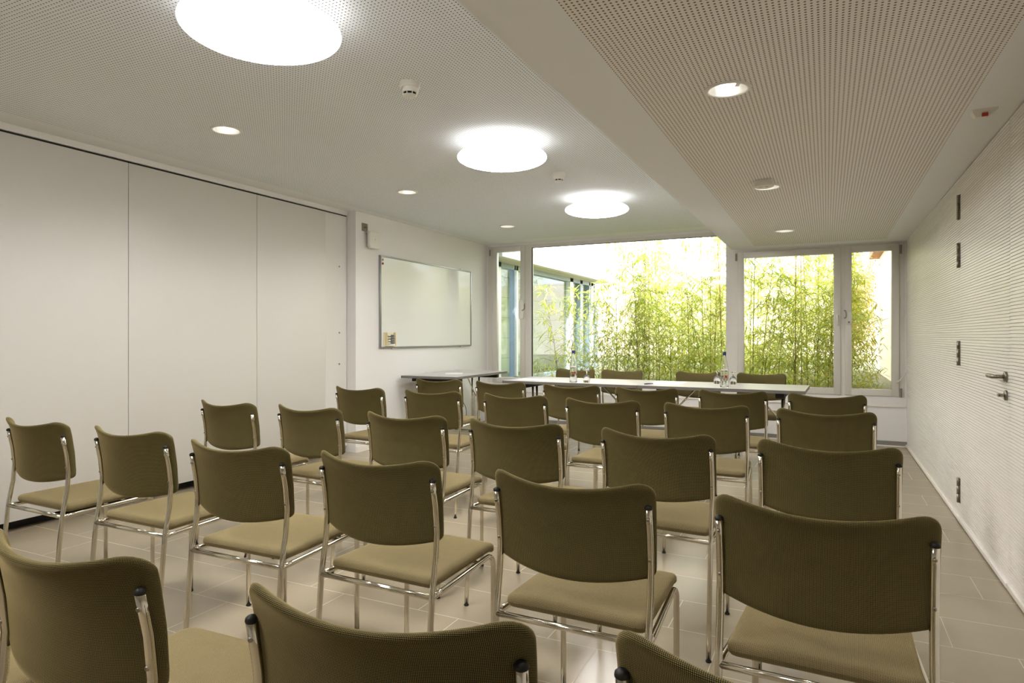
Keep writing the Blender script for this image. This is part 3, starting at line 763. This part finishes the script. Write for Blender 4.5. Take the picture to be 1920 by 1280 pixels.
def leaf(mb, p, d, L, W, droop, rnd):
    """lens-shaped drooping leaf, 3 segments"""
    d = d.normalized(); side = d.cross(Vector((rnd.uniform(-.5, .5), rnd.uniform(-.5, .5), 1))).normalized()
    k = len(mb.v); q = p.copy(); dd = d.copy(); st = L / 3
    prof = (.35, 1, .62)
    mb.v.append(tuple(q)); rows_ = []
    for i in range(3):
        dd = (dd + Vector((0, 0, -droop))).normalized(); q = q + dd * st
        if i < 2:
            wv = side * W * (1 if i == 0 else .72) / 2; rows_.append(len(mb.v)); mb.v += [tuple(q - wv), tuple(q + wv)]
        else: tip = len(mb.v); mb.v.append(tuple(q))
    mb.face((k, rows_[0], rows_[0] + 1)); mb.face((rows_[0], rows_[1], rows_[1] + 1, rows_[0] + 1)); mb.face((rows_[1], tip, rows_[1] + 1))

def bamboo(seed, height, nleaf, thick, lean=.12, dry=False, dens_low=.3):
    rnd = random.Random(seed); t = empty('bamboo'); a = MB()
    ax, ay = rnd.uniform(-lean, lean), rnd.uniform(-lean, lean); n = 12
    pts = [Vector((ax * (i / n) ** 1.6 * height, ay * (i / n) ** 1.6 * height, i / n * height)) for i in range(n + 1)]
    a.tube(pts, [thick * (1 - .75 * i / n) for i in range(n + 1)], 7)
    lf = MB(); nb = int(nleaf / 7)
    for b_ in range(nb):
        u = rnd.uniform(dens_low, 1) * n; i = min(int(u), n - 1); p = pts[i].lerp(pts[i + 1], u - i)
        q = rnd.uniform(0, 2 * PI); d_ = Vector((math.cos(q), math.sin(q), rnd.uniform(.2, 1.0))).normalized(); Lb = rnd.uniform(.12, .42) * (1.1 - .5 * u / n)
        mid = p + d_ * Lb * .55; end = p + d_ * Lb + Vector((0, 0, -.10 * Lb / .3))
        a.tube([p, mid, end], [.0028, .002, .001], 4, caps=False)
        for k in range(7):
            f = rnd.uniform(.3, 1); pp = p.lerp(mid, f * 2) if f < .5 else mid.lerp(end, f * 2 - 1)
            dl = (d_ + Vector((rnd.uniform(-1, 1), rnd.uniform(-1, 1), rnd.uniform(-.9, .4)))).normalized()
            leaf(lf, pp, dl, rnd.uniform(.08, .19), rnd.uniform(.010, .021), rnd.uniform(.1, .45), rnd)
    a.build('stem', M['stem_br'] if dry else M['stem'], t); lf.build('foliage', M['leaf'], t)
    return t
protos = [bamboo(10 + i, h_, n_, th_, dry=dr, dens_low=dl_) for i, (h_, n_, th_, dr, dl_) in enumerate([(2.9, 420, .008, False, .2), (2.5, 380, .007, False, .15), (3.2, 380, .009, True, .25), (1.9, 380, .006, False, .1), (2.3, 400, .007, True, .12), (1.4, 300, .005, False, .05)])]
rnd = random.Random(5); spots = []
def put(x, y, k): spots.append((min(x, .0612 * y - .36), y, k))
for i in range(50): put(rnd.uniform(-3.1, .75), rnd.uniform(9.2, 12.4), rnd.choice([0, 1, 2, 2, 3, 4, 5]))
for i in range(14): put(rnd.uniform(-2.6, .6), rnd.uniform(9.1, 9.8), rnd.choice([3, 5, 5, 1]))
for x, y in ((-2.5, 10.1), (-2.15, 10.9), (-1.85, 9.9), (-1.6, 10.7), (-1.35, 9.7), (-1.75, 11.6)): put(x, y, 2)
for i in range(7): put(rnd.uniform(-4.2, -3.0), rnd.uniform(9.0, 10.2), 5)
for i in range(6): put(rnd.uniform(-.3, .75), rnd.uniform(10.2, 12.5), rnd.choice([0, 2, 1]))
for i, (x, y, k) in enumerate(spots):
    o = protos[k] if not protos[k].get('label') else copy_tree(protos[k])
    o.location = (x, y, GZ - .01); o.rotation_euler.z = rnd.uniform(0, 6.28); s_ = rnd.uniform(.88, 1.12); o.scale = (s_, s_, s_)
    kind_l = ['tall yellow-green bamboo plant growing outside the windows', 'medium yellow-green bamboo plant growing outside the windows', 'tallest bamboo plant with dry tan stem outside the windows',
              'short leafy bamboo plant outside the windows', 'bushy bamboo plant with dry tan stem outside the windows', 'low young bamboo shoot with leaves outside the windows'][k]
    tag(o, kind_l, 'bamboo', ['tall bamboo plants', 'medium bamboo plants', 'tallest dry-stemmed bamboo', 'short bamboo plants', 'bushy dry-stemmed bamboo', 'young bamboo shoots'][k])
# uncountable undergrowth and distant foliage
def thicket(name, seed, n, box, m_, label, cat, L=(.08, .2)):
    r_ = random.Random(seed); mb = MB()
    for i in range(n):
        x, y = r_.uniform(box[0], box[1]), r_.uniform(box[2], box[3]); zt = box[5] * (1 + .16 * math.sin(x * 2.3 + seed) + .10 * math.sin(x * 5.9 + y)); z = box[4] + (zt - box[4]) * r_.random() ** box[6]
        leaf(mb, Vector((x, y, z)), Vector((r_.uniform(-1, 1), r_.uniform(-1, 1), r_.uniform(-.3, 1))), r_.uniform(*L), r_.uniform(.010, .022), r_.uniform(.1, .5), r_)
    tag(mb.build(name, m_), label, cat, kind='stuff')
thicket('undergrowth', 1, 12000, (-3.1, .62, 9.0, 11.5, GZ, 1.45, 1.1), M['leaf'], 'dense leafy undergrowth at the foot of the bamboo', 'undergrowth')
thicket('low_grass', 2, 900, (-4.3, -3.0, 8.9, 10.5, GZ, 1.0, 1.6), M['leaf_dk'], 'sparse low green leaves in front of the glass pavilion', 'grass')
thicket('distant_hedge', 3, 11000, (-3.4, .35, 12.8, 14.5, GZ, 2.5, .9), M['leaf_dk'], 'dense pale hedge of foliage behind the bamboo', 'hedge', (.12, .26))
thicket('climbing_ivy', 4, 3600, (.4, .9, 14.4, 16.2, .7, 2.75, .7), M['ivy'], 'yellow and red climbing leaves along the white garden wall', 'ivy', (.06, .14))
